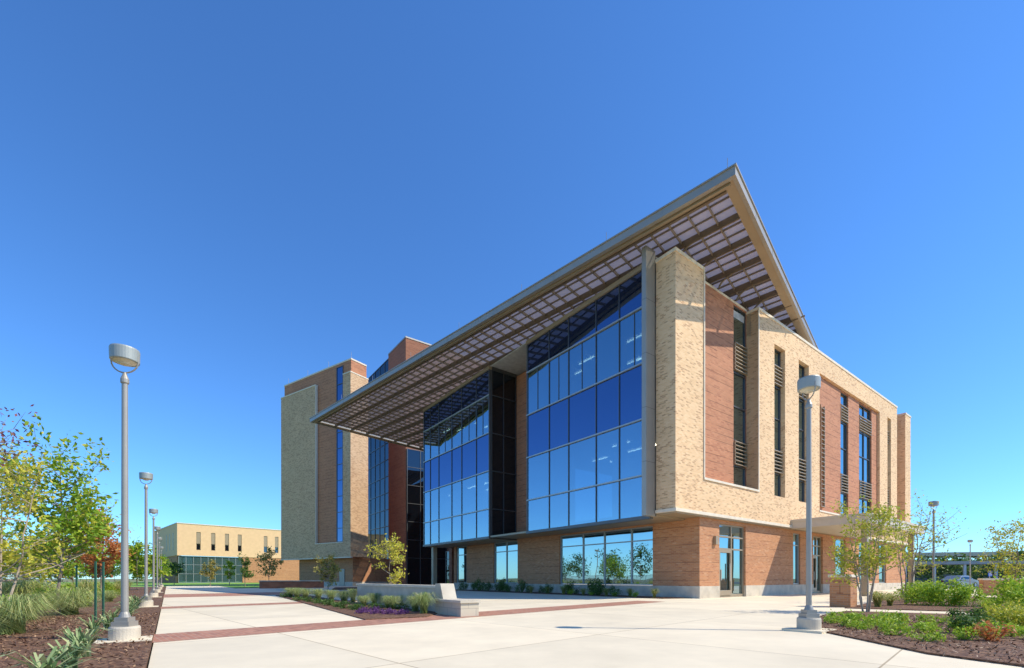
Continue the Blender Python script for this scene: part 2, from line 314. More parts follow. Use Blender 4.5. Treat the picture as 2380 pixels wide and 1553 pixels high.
# glass boxes
ZR=[4.3,6.41,9.33,12.24,15.16,17.1]
def gbox(al,name,side=None):
    w=MB(); a0,a1=al[0],al[-1]
    for i,a in enumerate(al):
        x0,x1=(a,a+.1) if i==0 else (a-.1,a)
        if 0<i<len(al)-1: x0,x1=a-.022,a+.022
        w.bP(Pf,x0,x1,-.05,.15,4.3,17.1)
    for a,b in zip(al,al[1:]):
        if b-a>1.75:
            for z0,z1 in ((12.24,15.16),): w.bP(Pf,(a+b)/2-.016,(a+b)/2+.016,-.03,.1,z0,z1)
    w.bP(Pf,a0,a1,-.1,.2,4.12,4.298)
    o=w.build(name,MULL,B)
    if side:
        w=MB(); Ps=right(a0)
        for t in (.18,1.3,2.5): w.bP(Ps,t-.025,t+.025,-.045,.1,4.3,17.1)
        for z in ZR[1:-1]: w.bP(Ps,.2,2.55,-.05,.09,z-.035,z+.035)
        w.bP(Ps,.21,2.55,-.05,.15,4.12,4.297); w.bP(Ps,.21,2.55,-.05,.15,17.104,17.35)
        w.build('side_frame',MULL,o)
    w=MB()
    for z in ZR[1:-1]: w.bP(Pf,a0+.005,a1-.005,-.085,.145,z-.04,z+.04)
    w.build('floor_band',SILVER,o)
    one(Pf,a0,a1,-.1,.2,17.102,17.35,'top_fascia',METAL,o)
    g=MB()
    for z0,z1 in ((4.3,6.41),(6.41,9.33),(12.24,15.16)):
        g.bP(Pf,a0+.02,a1-.02,.0,.02,z0+.01,z1-.01)
    g.build('vision_glass',GV,o)
    g=MB()
    for z0,z1 in ((9.33,12.24),(15.16,17.1)): g.bP(Pf,a0+.02,a1-.02,.0,.02,z0+.01,z1-.01)
    g.build('spandrel_glass',GS,o)
    if side:
        g=MB(); g.bP(right(a0),.16,2.55,.02,.04,4.31,17.09); g.build('side_glass',GR,o)
    else:
        g=MB(); g.bP(right(a1-.1),.21,2.55,.0,.09,4.31,17.09); g.build('end_panel',MULL,o)
    f=MB()
    e1=a1-.15; e0=a0+.15
    f.bP(Pf,e0,e1,.06,9,4.35,4.5); f.bP(Pf,e0,e1,.06,9,9.2,9.4); f.bP(Pf,e0,e1,.06,9,12.1,12.26); f.bP(Pf,e0,e1,.06,9,15.05,15.2); f.bP(Pf,e0,e1,9,9.2,4.3,17.1)
    for q in (a0+.3*(a1-a0),a0+.72*(a1-a0)): f.bP(Pf,q-.2,q+.2,1.2,1.6,4.5,9.2); f.bP(Pf,q-.2,q+.2,1.2,1.6,12.26,15.05)
    f.bP(Pf,a0+.5*(a1-a0),a0+.5*(a1-a0)+.12,3,9,4.5,9.2)
    f.build('interior_floor',INT,o)
    rn=random.Random(int(a0*10))
    for zc in (9.15,15.0):
        for k in range(5):
            q=e0+1+rn.random()*(e1-e0-3); t=1.0+rn.random()*4
            one(Pf,q,q+1.3,t,t+.06,zc-.05,zc,'ceiling_light',LIT,o)
    return o
gbox([1.45,3.48,5.19,7.47,9.28,11.6],'glass_curtain_wall')
gbox([16.2,18.1,20.4,22.1,24.5,26.2,27.6],'glass_curtain_wall',True)
m=MB(); m.bP(Pf,1.16,1.42,-.75,-.001,4.2,17.62); m.build('metal_fin',METALG,B)
m=MB()
for z in (6.9,9.6,12.3,15): m.bP(Pf,1.157,1.423,-.753,-.01,z-.008,z+.008)
m.build('fin_joint',MULL,B)
glazing(front(5),[25.9,27.5,29.2,30.9,32.6],[0,.1,2.5,3.2,4.1],.1,B,'entrance_glazing',MULL,GD)
one(Pf,27.0,27.4,.7,1.1,0,4.1,'column',METAL,B)
one(Pf,.8,28,3,39.2,16.5,16.9,'flat_roof',ROOFM,B); one(Pf,1.2,27.5,.1,3,17.35,17.42,'flat_roof',ROOFM,B)
for q in ((3.2,27,3.4,20,16.9,17.5),(.35,1.1,.5,1.3,17.16,17.64),(1.2,9,24,38.8,16.9,17.95)): one(Pf,*q,'attic_brick_wall',BRN,B)
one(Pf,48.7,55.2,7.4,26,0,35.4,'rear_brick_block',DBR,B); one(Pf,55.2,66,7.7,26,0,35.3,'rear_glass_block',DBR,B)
m=MB(); m.bP(Pf,48.64,55.2,7.34,7.7,35.4,35.6); m.bP(Pf,48.64,49,7.7,26,35.4,35.6); m.build('block_coping',METALG,B)
glazing(front(7.6),[55.25,57.3,59.4,61.5,63.6,65.8],[0.1]+[4+2.6*k for k in range(12)]+[35.2],0,B,'tall_curtain_wall',MULL,GD,.12)
glazing(right(48.55),[7.5,9.6,11.7,13.9],[0.1]+[4+2.6*k for k in range(6)]+[19.6],0,B,'tall_curtain_wall',MULL,GR,.1)
CANP=mat('canopy_paint',(.6,.52,.4),.6,var=.05)
m=MB(); m.bP(Pr,12.6,24.5,-4.2,.29,4.72,4.86); m.bP(Pr,12.65,24.45,-4.15,.29,4.3,4.72); m.build('entrance_canopy',CANP,B)
for t_ in (13.6,23.2): one(Pr,t_,t_+.3,-3.8,-3.5,0,4.3,'canopy_column',METAL,B)
# ------------------------------ the big canopy roof
A=V((9.17,19.03,0)); e1=V((-.7123,.7019,0)).normalized(); e2=V((.661,.750,0)).normalized(); RL,RD=43.0,21.6
def Rf(a,d,z): return A+e1*a+e2*d+V((0,0,z))
w=MB(); ZB,ZT=17.66,18.02
w.bP(Rf,0,RL,0,.2,ZB,ZT); w.bP(Rf,0,.16,.2,RD,ZB,ZT); w.bP(Rf,RL-.2,RL,.2,RD,ZB,ZT); w.bP(Rf,.16,RL-.2,RD-.2,RD,ZB,ZT)
w.bP(Rf,-.05,RL+.05,-.05,.24,ZT,ZT+.06); w.bP(Rf,-.05,.24,.24,RD,ZT,ZT+.06)
for k in range(1,14): w.bP(Rf,k*3.2-.012,k*3.2+.012,-.008,.0,ZB+.01,ZT-.01)
for k in range(1,7): w.bP(Rf,-.008,0,k*3.2-.012,k*3.2+.012,ZB+.01,ZT-.01)
roof=w.build('canopy_roof',METALG,B)
w=MB(); w.bP(Rf,.16,RL-.2,.2,.6,ZB+.04,ZB+.12); w.bP(Rf,.16,.55,.6,RD-.2,ZB+.04,ZB+.12); w.bP(Rf,RL-.5,RL-.2,.6,RD-.2,ZB+.04,ZB+.12)
w.bP(Rf,.3,RL-.3,.28,.4,ZB-.08,ZB+.03)
w.build('border_soffit',METAL,roof)
k=0
while .7+k*1.9<RD-.4:
    q=.7+k*1.9; m=MB(); m.bP(Rf,.55,RL-.5,q-.04 if k else q-.1,q+.04,ZB-.02,ZB+.3); m.build('soffit_beam',BEAM,roof)
    # curved bracket where the beam comes down on the right parapet
    d0=Rf(0,q,0)-P0; s0=d0.dot(dL); ds=e1.dot(dL)
    pc=(.45-s0)/ds; tt=(Rf(pc,q,0)-P0).dot(dR)
    if tt>.2 and pc>1.0 and tt<19:
        m=MB(); pts=[Rf(pc-1.3*math.cos(a),q,17.16+(ZB+.06-17.16)*math.sin(a)**.8 if a>0 else 17.16) for a in [1.5708*(1-i/7) for i in range(8)]]
        pts=[Rf(pc-1.3+1.3*math.sin(i/7*1.5708),q,ZB+.06-(ZB-.1-17.0)*(1-math.cos(i/7*1.5708))) for i in range(8)]
        m.tube(pts,.05,6); m.build('curved_bracket',BEAM,roof)
    k+=1
m=MB(); p=1.5
while p<RL-.7:
    m.bP(Rf,p-.022,p+.022,.78,RD-.3,ZB+.14,ZB+.31); p+=.9
m.build('purlin_grid',PURL,roof)
m=MB(); q=.7+.633; j=1
while q<RD-.5:
    if j%3: m.bP(Rf,.56,RL-.51,q-.016,q+.016,ZB+.22,ZB+.32)
    q+=.6333; j+=1
m.build('panel_rib_grid',PURL,roof)
m=MB(); m.bP(Rf,.5,RL-.4,.6,RD-.2,ZB+.33,ZB+.345); m.build('perforated_roof_panel',PERF,roof)
for k in range(8):
    m=MB(); c=Rf(.4+k*5.97,.3,ZT+.06); m.tube([c,c+V((0,0,.7))],.012,6); m.build('lightning_rod',METALG,roof)
# ================================================================== TOWER
TQ=V((-21.6,62,0)); ta=V((-.833,.554,0)).normalized(); tb=V((.554,.833,0)).normalized()
def Pt(a,d,z): return TQ+ta*a+tb*d+V((0,0,z))
def Ptr(a,d,z): return TQ+tb*a+ta*d+V((0,0,z))
T=thing('brick_tower','tall tan and brown brick tower left of the glass boxes','building',TQ)
w=MB(); w.wall(Pt,0,16.7,4,28.7,0,.35,[(1.62,7.86,6.06,40)]); w.bP(Ptr,.35,2.9,0,.35,4,28.7); w.bP(Pt,16.35,16.7,.35,9,4,28.7); w.build('tan_brick_wall',TAN,T)
one(Pt,.352,16.35,.352,2.9,4.1,30.6,'brown_brick_core',BRN,T); one(Pt,8,16.34,2.9,9,4.1,30.59,'brown_brick_core',BRN,T)
for q in ((-.04,1.62,-.04,.4,28.7,28.85),(7.86,16.74,-.04,.4,28.7,28.85),(.3,16.4,.3,.6,30.6,30.8),(-.04,16.74,-.05,.3,3.86,4.0),(1.55,7.93,-.05,.34,5.95,6.058),(7.78,7.86,-.04,.3,6.06,28.69)): one(Pt,*q,'stone_trim',STONE,T)
one(Ptr,.4,2.94,-.04,.4,28.7,28.85,'stone_trim',STONE,T); one(Ptr,.6,2.9,.3,.6,30.6,30.8,'stone_trim',STONE,T)
glazing(Pt,[1.99,3.41],[6.1]+[8+2.2*k for k in range(10)]+[30.2],.28,T,'strip_window',MULL,GS,.08)
one(Pt,1.5,14.3,1.5,9,.6,3.99,'ground_floor_wall',ORG,T)
one(Pt,1.45,14.35,1.45,9,0,.6,'concrete_plinth',CAST,T)
one(Pt,3.2,4.3,1.38,1.5,0.02,2.4,'door',METALG,T)
for k in range(4):
    m=MB(); c=Pt(.5+k*5,.5,30.8); m.tube([c,c+V((0,0,.9))],.02,5); m.build('lightning_rod',METALG,T)
# ================================================================== FAR BUILDING
FQ=V((-79.5,110,0)); fa=V((.695,.719,0)).normalized(); fb=V((-.719,.695,0)).normalized()
def Pn(a,d,z): return FQ+fa*a+fb*d+V((0,0,z))
def Pnl(a,d,z): return FQ+fb*a+fa*d+V((0,0,z))
N=thing('distant_building','low tan brick building with slot windows far down the walkway','building',FQ)
slots=[4.3,7.4,10.4,13.3,19.5,22.3,26,30]
FBK=mat('sunny_tan_brickwork',(.82,.52,.28),.85,var=.05,scale=1.5)
w=MB(); w.wall(Pn,0,60,6.6,14.2,0,.5,[(k-.45,k+.45,8,12.4) for k in slots]); w.bP(Pnl,.5,30,0,.5,6.6,14.2); w.bP(Pn,.5,60,2,30,13,13.8); w.build('tan_brick_wall',FBK,N)
w=MB(); w.bP(Pn,14,60,.1,6,0,6.59); w.bP(Pnl,1,30,.2,1,0,6.59); w.build('lower_brick_wall',ORG,N)
w=MB(); w.bP(Pn,-.1,60,-.1,.6,14.2,14.4); w.bP(Pnl,.6,30,-.1,.6,14.2,14.4); w.build('coping',STONE,N)
for k in slots:
    o=glazing(Pn,[k-.45,k+.45],[8,9.5,12.4],.25,N,'window',METAL,GD,.1)
    m=MB(); m.bP(Pn,k-.4,k+.4,.1,.2,9.6,12.35); m.build('shade_panel',LOUV,o)
for k in (4,8,12): m=MB(); m.bP(Pnl,k,k+.9,-.03,.0,8,12.2); m.build('shade_panel',LOUV,N)
GT=glass('teal_glass',(.45,.6,.6),(.09,.16,.15),.5)
glazing(Pn,[.3+1.52*k for k in range(10)],[0,2.2,4.4,6.5],.3,N,'curtain_wall',SILVER,GT,.1)
# ================================================================== GROUND
def poly(name,pts,z,m,th=0):
    b=MB(); n=len(pts); i=b.pts([V((p[0],p[1],z)) for p in pts]); b.f.append(tuple(range(i,i+n)))
    if th:
        j=b.pts([V((p[0],p[1],z-th)) for p in pts])
        for k in range(n): b.f.append((i+k,j+k,j+(k+1)%n,i+(k+1)%n))
    o=b.build(name,m)
    return struct(o)
poly('ground',[(-1500,-300),(1500,-300),(1500,2500),(-1500,2500)],-.05,SOIL)
def FS(*st): return [tuple(F(s,t)[:2]) for s,t in st]
poly('lawn',FS((52,-60),(180,-60),(180,30),(66.1,30),(66.1,-19.9),(52,-26)),-.02,LAWN)
poly('plaza',FS((-40,-20),(66,-20),(66,45),(-40,45)),0,CONC)
poly('lawn',FS((44,-14),(64,-14),(64,-4),(50,-4)),.03,LAWN,.03)
def strip(p0,d,l,w):
    p0=V(p0); d=V(d).normalized(); n=V((-d.y,d.x)); q=p0+d*l
    return [tuple(p0),tuple(q),tuple(q+n*w),tuple(p0+n*w)]
bd=(.69,.724)
ed=lambda k:(-4.29-.596*k,5.44+.803*k)
poly('brick_band',strip(ed(2.65),bd,18.6,1.4),.004,PAV)
poly('brick_band',strip(ed(13.2),bd,9.5,1.4),.004,PAV)
poly('brick_band',strip(ed(25),bd,24,6.5),.004,PAV)
poly('left_bed',FS((-20,-20.02),(60,-20.02),(60,-23.5),(30,-25.5),(0,-25),(-20,-23.5)),.03,MULCH,.08)
isl=[(-14.6,28.6),(-3.7,11.7),(-2.3,12.55),(-2.2,14.2),(-8.4,22.3),(-13.6,30.2)]
poly('island_bed',isl,.03,MULCH,.03)
poly('front_bed',FS((1.2,.7),(23.6,.7),(23.6,2.53),(.7,2.53)),.03,MULCH,.03)
bedA=[(6.15,9.6),(5.75,6.4),(6.3,4.8),(13,4.0),(15.2,11.9),(10.6,14.7),(8.6,12.9)]
poly('right_bed',bedA,.03,MULCH,.03)
bedB=[(11.7,16.3),(16.3,13.0),(24,13.2),(29,24),(22,27.5),(17.5,22)]
poly('right_bed',bedB,.03,MULCH,.03)
poly('tower_bed',FS((30,-8),(43,-4),(43,0),(30,-5)),.03,MULCH,.03)
poly('right_path',[(10.7,14.9),(15.4,12.1),(26,8),(27,9.6),(16.3,12.8),(11.6,16.1)],.008,CONC)
poly('parking_lot',[(30,48),(130,30),(160,90),(60,110)],-.03,mat('asphalt',(.06,.06,.06),.9,var=.2))
def Psw(a,d,z): return V((-2.1,14.0,0))+dL*a+dR*d+V((0,0,z))
W=thing('seat_wall','long pale concrete seat wall with a bench block at its near end, beside the island bed','wall',Psw(0,0,0))
m=MB(); m.bP(Psw,.2,7.8,-.02,.26,0,.76); m.build('wall',CAST,W)
m=MB(); m.bP(Psw,.2,7.85,-.05,.29,.76,.84); m.build('coping',STONE,W)
m=MB(); m.box8([Psw(-.5,-.14,0),Psw(.2,-.14,0),Psw(.2,.32,0),Psw(-.5,.32,0),Psw(-.12,-.14,.9),Psw(.2,-.14,.9),Psw(.2,.32,.9),Psw(-.12,.32,.9)]); m.build('end_post',CAST,W)
BLK=brick('cream_block',[(0,(.56,.48,.35)),(.5,(.62,.53,.39)),(1,(.51,.43,.31))],(.42,.36,.28),w=.5,h=.22)
m=MB(); m.bP(Psw,-1.5,-.02,-.24,.34,0,.38); m.build('bench_block',BLK,W)
m=MB(); m.bP(Psw,-1.55,-.0,-.28,.38,.38,.45); m.build('bench_top',CAST,W)
# ================================================================== LAMP POSTS
def make_lamp(label,group):
    t=thing('street_lamp',label,'lamp post',group=group)
    m=MB(); m.lathe([(.205,-.02),(.212,0),(.212,.23),(.2,.26)],seg=28); m.build('concrete_base',CAST,t)
    m=MB(); m.box(-.13,.13,-.13,.13,.26,.34); m.box(-.1,.1,-.1,.1,.34,.41); m.lathe([(.085,.41),(.07,.46),(.052,.5),(.042,4.28),(.042,4.29)],seg=16); m.build('pole',POLE,t)
    m=MB(); m.lathe([(.04,4.28),(.06,4.3),(.06,4.36),(.03,4.44),(.025,4.47)],seg=16)
    arc=[(.2*math.cos(a),0,4.66+.19*math.sin(a)) for a in [math.pi+k*math.pi/12 for k in range(13)]]
    arc=[(-.2,0,4.75)]+arc+[(.2,0,4.75)]
    m.tube(arc,.012,6); m.build('yoke',POLE,t)
    m=MB(); m.lathe([(.165,4.655),(.19,4.65),(.198,4.66),(.203,4.84),(.195,4.862),(.08,4.882),(.01,4.885)],seg=32); h=m.build('lamp_head',HEADM,t)
    m=MB(); m.lathe([(.02,4.6),(.07,4.605),(.085,4.625),(.155,4.652),(.155,4.67)],seg=24); m.build('lens',LENS,h)
    return t
gl='lamp posts along the left edge of the walkway'
L0=make_lamp('nearest lamp post in the left mulch bed, tallest in the picture',gl)
ll=[None,'second lamp post along the left edge of the walkway','third lamp post along the left edge of the walkway','fourth lamp post along the left edge of the walkway','fifth lamp post along the left edge of the walkway','farthest visible lamp post along the left edge of the walkway']
L0.location=(gx(290,7.7),7.7,0); L0.rotation_euler=(0,0,math.radians(10))
for k in range(1,6):
    p=F([0,8.0,18.8,29.5,40.5,56][k],-20.45); dup(L0,loc=p,label=ll[k])
dup(L0,loc=(gx(1880,9.3),9.3,0),rotz=math.pi/2,scale=(1,1,1.04),label='lamp post in front of the right brick facade beside the right bed',group='lamp posts on the right')
dup(L0,loc=(gx(2170,22.9),22.9,0),label='lamp post standing behind the thin bare tree at the right',group='lamp posts on the right')
dup(L0,loc=(gx(2255,45.7),45.7,0),label='small distant lamp post near the parked car',group='lamp posts on the right')
for q in [V((gx(290,7.7),7.7,0))]+[F(s_,-20.45) for s_ in (8.0,18.8,29.5)]+[V((gx(1880,9.3),9.3,0))]:
    m2=MB(); c=q; m2.bP(lambda a,d,z:c+dL*a+dR*d+V((0,0,z)),-.36,.36,-.36,.36,-.03,.045); struct(m2.build('pavement_pad',CONC))
# ================================================================== PLANTS
def rv(rn):
    while True:
        v=V((rn.uniform(-1,1),rn.uniform(-1,1),rn.uniform(-1,1)))
        if .05<v.length<1: return v.normalized()
def leafq(m,c,l,w,rn,up=.4):
    n=(rv(rn)+V((0,0,up))).normalized(); u=n.cross(rv(rn))
    if u.length<.05: return
    u.normalize(); v=n.cross(u)
    i=m.pts([c-u*l,c+v*w-n*w*.2,c+u*l,c-v*w-n*w*.2]); m.f.append((i,i+1,i+2,i+3))
G1=leafmat('green_yellow_leaves',[(0,(.12,.21,.015)),(.5,(.22,.34,.025)),(.85,(.35,.4,.04)),(1,(.52,.43,.05))],.4)
G2=leafmat('dark_green_leaves',[(0,(.04,.08,.015)),(.6,(.08,.15,.03)),(1,(.15,.2,.045))])
G3=leafmat('yellow_leaves',[(0,(.24,.28,.03)),(.5,(.48,.43,.05)),(1,(.6,.45,.07))],.4)
G4=leafmat('orange_red_leaves',[(0,(.38,.11,.03)),(.6,(.5,.2,.07)),(1,(.4,.26,.07))],.4)
G5=leafmat('purple_leaves',[(0,(.1,.04,.06)),(.6,(.18,.07,.08)),(1,(.22,.12,.07))])
G6=leafmat('bright_green_leaves',[(0,(.16,.26,.02)),(.6,(.29,.41,.03)),(1,(.44,.48,.06))])
G7=leafmat('olive_leaves',[(0,(.14,.14,.03)),(.5,(.25,.22,.05)),(1,(.4,.3,.08))])
G8=leafmat('lime_yellow_leaves',[(0,(.19,.25,.02)),(.5,(.35,.37,.035)),(1,(.52,.44,.06))],.4)
GR1=leafmat('blue_green_grass_blades',[(0,(.15,.21,.07)),(.5,(.26,.32,.1)),(.85,(.38,.39,.14)),(1,(.5,.44,.2))],.3)
GR2=leafmat('dry_grass_blades',[(0,(.2,.26,.05)),(.6,(.36,.36,.1)),(1,(.52,.43,.18))],.3)
YUC=leafmat('variegated_strap_leaves',[(0,(.08,.14,.05)),(.6,(.17,.24,.09)),(1,(.42,.43,.2))],.2)
FLO=leafmat('purple_flowers',[(0,(.08,.03,.09)),(.6,(.14,.045,.16)),(1,(.22,.1,.24))],.3)
def tree(label,loc,h,r,z0,leaf,n,ls,seed,stems=1,tr=.05,bark=BARK,group=None,nb=16,spread=.3,name='tree',cat='tree'):
    rn=random.Random(seed); t=thing(name,label,cat,loc,group); L=V(loc)
    m=MB(); tips=[]
    cz=(z0+h)/2; rz=(h-z0)/2
    for s in range(stems):
        an=s*2*math.pi/stems+rn.random(); lean=(.0 if stems==1 else .5*r)
        top=V((math.cos(an)*lean+rn.uniform(-.08,.08)*r,math.sin(an)*lean+rn.uniform(-.08,.08)*r,h*.93))
        base=V((math.cos(an),math.sin(an),0))*(0 if stems==1 else .08)
        pts=[base+(top-base)*(k/7)+V((rn.uniform(-1,1),rn.uniform(-1,1),0))*(.025*h*.5 if 0<k<7 else 0) for k in range(8)]
        m.tube([L+p for p in pts],[tr*(1-.85*k/7) for k in range(8)],7)
        for b in range(nb//stems):
            f=rn.uniform(max(.25,z0/h*.85),.92); k=min(6,int(f*7)); st=pts[k]+(pts[k+1]-pts[k])*(f*7-k)
            a2=rn.random()*6.283
            ez=min(h*.97,st.z+rn.uniform(.1,.5)*rz); q=max(.15,1-((ez-cz)/rz)**2) if rz>0 else .5
            ee=r*math.sqrt(q)*rn.uniform(.55,1)
            en=V((math.cos(a2)*ee,math.sin(a2)*ee,ez))+V((top.x,top.y,0))*.5
            mid=(st+en)/2+V((0,0,-.05*r))
            rr=tr*(1-f)*.7+.006
            m.tube([L+st,L+mid,L+en],[rr,rr*.6,rr*.25],5,False)
            for _ in range(4):
                g=rn.uniform(.35,1); p=st.lerp(en,g); e=p+rv(rn)*r*rn.uniform(.15,.4)+V((0,0,.1*r))
                m.tube([L+p,L+e],[rr*.35+.002,.002],4,False); tips.append((p,e))
        tips.append((pts[5],pts[7]))
    m.build('trunk',bark,t)
    c=MB()
    for _ in range(n):
        p,e=rn.choice(tips); q=p.lerp(e,rn.uniform(.2,1.15)); sg=r*.1*spread/.3
        q=q+V((rn.gauss(0,sg),rn.gauss(0,sg),rn.gauss(0,sg)))
        k=rn.uniform(.6,1.3); leafq(c,L+q,ls*k,ls*.5*k,rn)
    c.build('crown',leaf,t,recalc=False)
    return t
def at(px,Y): return (gx(px,Y),Y,.02)
tree('green tree with yellowing leaves and green stakes in the left bed',at(143,13.5),5.0,1.5,1.0,G1,4300,.076,3,nb=32,tr=.055,spread=.26)
tree('multi stemmed yellowing tree at the left edge of the picture',at(-5,10.2),3.8,1.2,.7,G3,2300,.052,5,stems=3,tr=.03,nb=27,bark=BARKL)
tree('sparse purple leaved tree mostly outside the left edge',(-10.35,8.6,.02),4.8,1.3,3.4,G5,800,.045,6,nb=18)
tree('small orange red autumn tree behind the green left tree',at(238,23),4.7,1.3,1.0,G4,2600,.09,7,nb=24)
tree('dark green tree behind the second lamp post',at(318,42),4.0,2.1,.8,G1,2000,.16,8,nb=18)
tree('yellow green tree low at the far left',at(60,17),3.2,1.4,.5,G8,1700,.08,9,nb=22)
tree('green tree behind the left fence',at(170,32),4.0,2.4,.8,G1,2000,.13,10,nb=22)
tree('small yellow leaved tree in the island bed before the glass entrance',at(905,18.5),2.75,.88,.9,G3,1050,.058,11,nb=18,tr=.025,bark=BARKL)
tree('small dark leaved tree in the island bed before the tower',at(762,25),2.45,.8,.9,G7,900,.075,12,nb=16,tr=.03)
for i,(px,Y,h,r,lm,lab) in enumerate([(488,62,3.4,1.2,G7,'pale olive young tree on the lawn nearest the lamp posts'),(533,66,3.6,.9,G1,'slim green young tree on the lawn, second from the left'),(570,60,4.1,1.3,G2,'dark green young tree on the lawn before the distant building'),(625,52,4.3,1.5,G7,'brownish young tree next to the tower edge'),(405,75,3.8,1.4,G2,'small dark tree beside the walkway end')]):
    tree(lab,at(px,Y),h,r,1.1,lm,900,.13,20+i,nb=14,tr=.05,group='young trees on the lawn')
tree('multi stemmed crape myrtle with sparse yellow green leaves beside the brick pier',at(2012,14.2),3.35,.95,.85,G8,3300,.048,31,stems=5,tr=.025,bark=BARKL,nb=40)
tree('thin almost bare tree with sparse leaves right of the building corner',at(2108,20),4.5,1.5,1.2,G8,1300,.055,32,stems=4,tr=.03,nb=28)
tree('sparse olive tree at the right edge behind the low wall',at(2350,26),4.1,1.7,1.1,G8,1900,.07,33,stems=3,tr=.04,nb=27)
rn=random.Random(4)
for i in range(9):
    px=2125+i*33; Y=95+rn.uniform(-8,20)
    tree('dark green tree of the far row behind the parking lot',at(px,Y),5.2+rn.uniform(-.8,1.2),4.2,.5,G2,800,.33,50+i,nb=16,group='far trees behind the parking lot')
for i in range(13):
    px=-30+i*33; Y=rn.uniform(75,120)
    tree('green tree of the far row on the left horizon',at(px,Y),5+rn.uniform(-1,2),3.8,.4,G2 if i%3 else G1,900,.3,70+i,nb=16,group='far trees on the left horizon')
for i in range(6):
    tree('dark green tree standing across the walkway, seen mirrored in the ground floor windows',tuple(F(14+i*8,-30-rn.uniform(0,8))),5.2+rn.uniform(-1,1),2.6,.9,G2,1000,.17,90+i,nb=18,group='trees across the walkway')
def shrub_mesh(name,h,r,leaf,n,ls,seed):
    rn=random.Random(seed); m=MB(); cl=[]
    for _ in range(16):
        a=rn.random()*6.283; q=r*math.sqrt(rn.random())*.85; cl.append(V((math.cos(a)*q,math.sin(a)*q,h*rn.uniform(.25,.85)*(1-.45*(q/r)**2))))
    for c in cl: m.tube([V((c.x*.2,c.y*.2,0)),c],[.008,.004],4,False)
    for _ in range(n):
        c=rn.choice(cl); p=c+V((rn.gauss(0,r*.17),rn.gauss(0,r*.17),rn.gauss(0,h*.13)))
        if p.z<.02: p.z=.02+rn.random()*.05
        k=rn.uniform(.6,1.3); leafq(m,p,ls*k,ls*.5*k,rn)
    return m.build(name,leaf,recalc=False)
def clump_mesh(name,h,r,leaf,n,wd,seed,stiff=.5):
    rn=random.Random(seed); m=MB()
    for _ in range(n):
        a=rn.random()*6.283; d=V((math.cos(a),math.sin(a),0)); hh=h*rn.uniform(.5,1.08); rr=r*rn.uniform(.25,1.15); b=V((math.cos(a+2),math.sin(a+2),0))*rn.random()*r*.2
        sd=V((-d.y,d.x,0))*wd*rn.uniform(.7,1.2); d=(d+V((rn.uniform(-.3,.3),rn.uniform(-.3,.3),0)))
        p=[b,b+d*rr*.25+V((0,0,hh*.6)),b+d*rr*.62+V((0,0,hh*(.75+.25*stiff))),b+d*rr+V((0,0,hh*(.35+.65*stiff)))]
        ws=[.7,1,.7,.05]; i=m.pts([q for k in range(4) for q in (p[k]-sd*ws[k],p[k]+sd*ws[k])])
        for k in range(3): m.f.append((i+2*k,i+2*k+1,i+2*k+3,i+2*k+2))
    return m.build(name,leaf,recalc=False)
def scatter(o,pts,label,cat,group,rn,smin=.8,smax=1.2):
    tag(o,label,cat,group)
    for i,p in enumerate(pts):
        c=o if i==0 else dup(o)
        c.location=(p[0],p[1],.02); c.rotation_euler=(0,0,rn.random()*6.28); k=rn.uniform(smin,smax)*(p[2] if len(p)>2 else 1); c.scale=(k,k,k*rn.uniform(.85,1.15))
rn=random.Random(12)
yp=[tuple(F(s_,-20.75+rn.uniform(-.15,.15))[:2]) for s_ in (-7.2,-6.2,-5.2,-4.3,-2.0,-.9,.3,1.6,3,4.4,5.8,7,9.3,11)]
scatter(clump_mesh('yucca_plant',.38,.4,YUC,38,.016,1,.75),yp,'spiky variegated strap leaf plant in the row along the left bed','plant','strap leaf plants along the walkway',rn)
gp=[]
for _ in range(26):
    s_=rn.uniform(-4,14); t_=rn.uniform(-25,-21.9); gp.append(tuple(F(s_,t_)[:2]))
scatter(clump_mesh('fountain_grass',.8,.9,GR1,560,.0045,2,.15),gp,'pale green fountain grass clump in the left bed','grass clump','fountain grasses in the left bed',rn,.55,1.15)
gp=[tuple(F(rn.uniform(0,45),rn.uniform(-25.5,-22))[:2]) for _ in range(28)]
scatter(clump_mesh('dry_grass',.9,.65,GR2,280,.006,3,.4),gp,'straw coloured grass clump among the grasses of the left bed','grass clump','dry grasses along the left bed',rn,.6,1.2)
gp=[tuple(F(rn.uniform(-3,26),rn.uniform(-25,-22))[:2]) for _ in range(22)]
scatter(shrub_mesh('leafy_shrub',.7,.5,G1,600,.045,21),gp,'green leafy shrub among the grasses of the left bed','shrub','leafy shrubs in the left bed',rn,.6,1.2)
m=MB()
for _ in range(9000):
    p=F(rn.uniform(-5,52),-25.5-abs(rn.gauss(0,8))); h=rn.uniform(.2,.7); a=rn.random()*6.28; d=V((math.cos(a),math.sin(a),0)); sd=V((-d.y,d.x,0))*.02
    i=m.pts([p-sd,p+sd,p+d*h*.5+V((0,0,h))]); m.f.append((i,i+1,i+2))
tag(m.build('meadow_grass',GR2,recalc=False),'rough straw and green grass behind the left bed','grass',kind='stuff')
ip=[(gx(985,13.6),13.6,1.05),(gx(965,14.6),14.6,.8),(gx(912,15.5),15.5,.8),(gx(1000,15),15,.7),(gx(870,18),18,.9),(gx(845,17),17,.8),(gx(800,19),19,.9),(gx(770,20),20,.9),(gx(740,21.5),21.5,.9),(gx(820,20.5),20.5,.9),(gx(710,23),23,.9),(gx(690,24.5),24.5,1),(gx(675,26),26,1),(gx(890,19.5),19.5,.8),(gx(940,16.5),16.5,.9),(gx(960,17.2),17.2,.9),(gx(925,17.5),17.5,.8),(gx(900,16.2),16.2,.7),(gx(975,16),16,.8)]
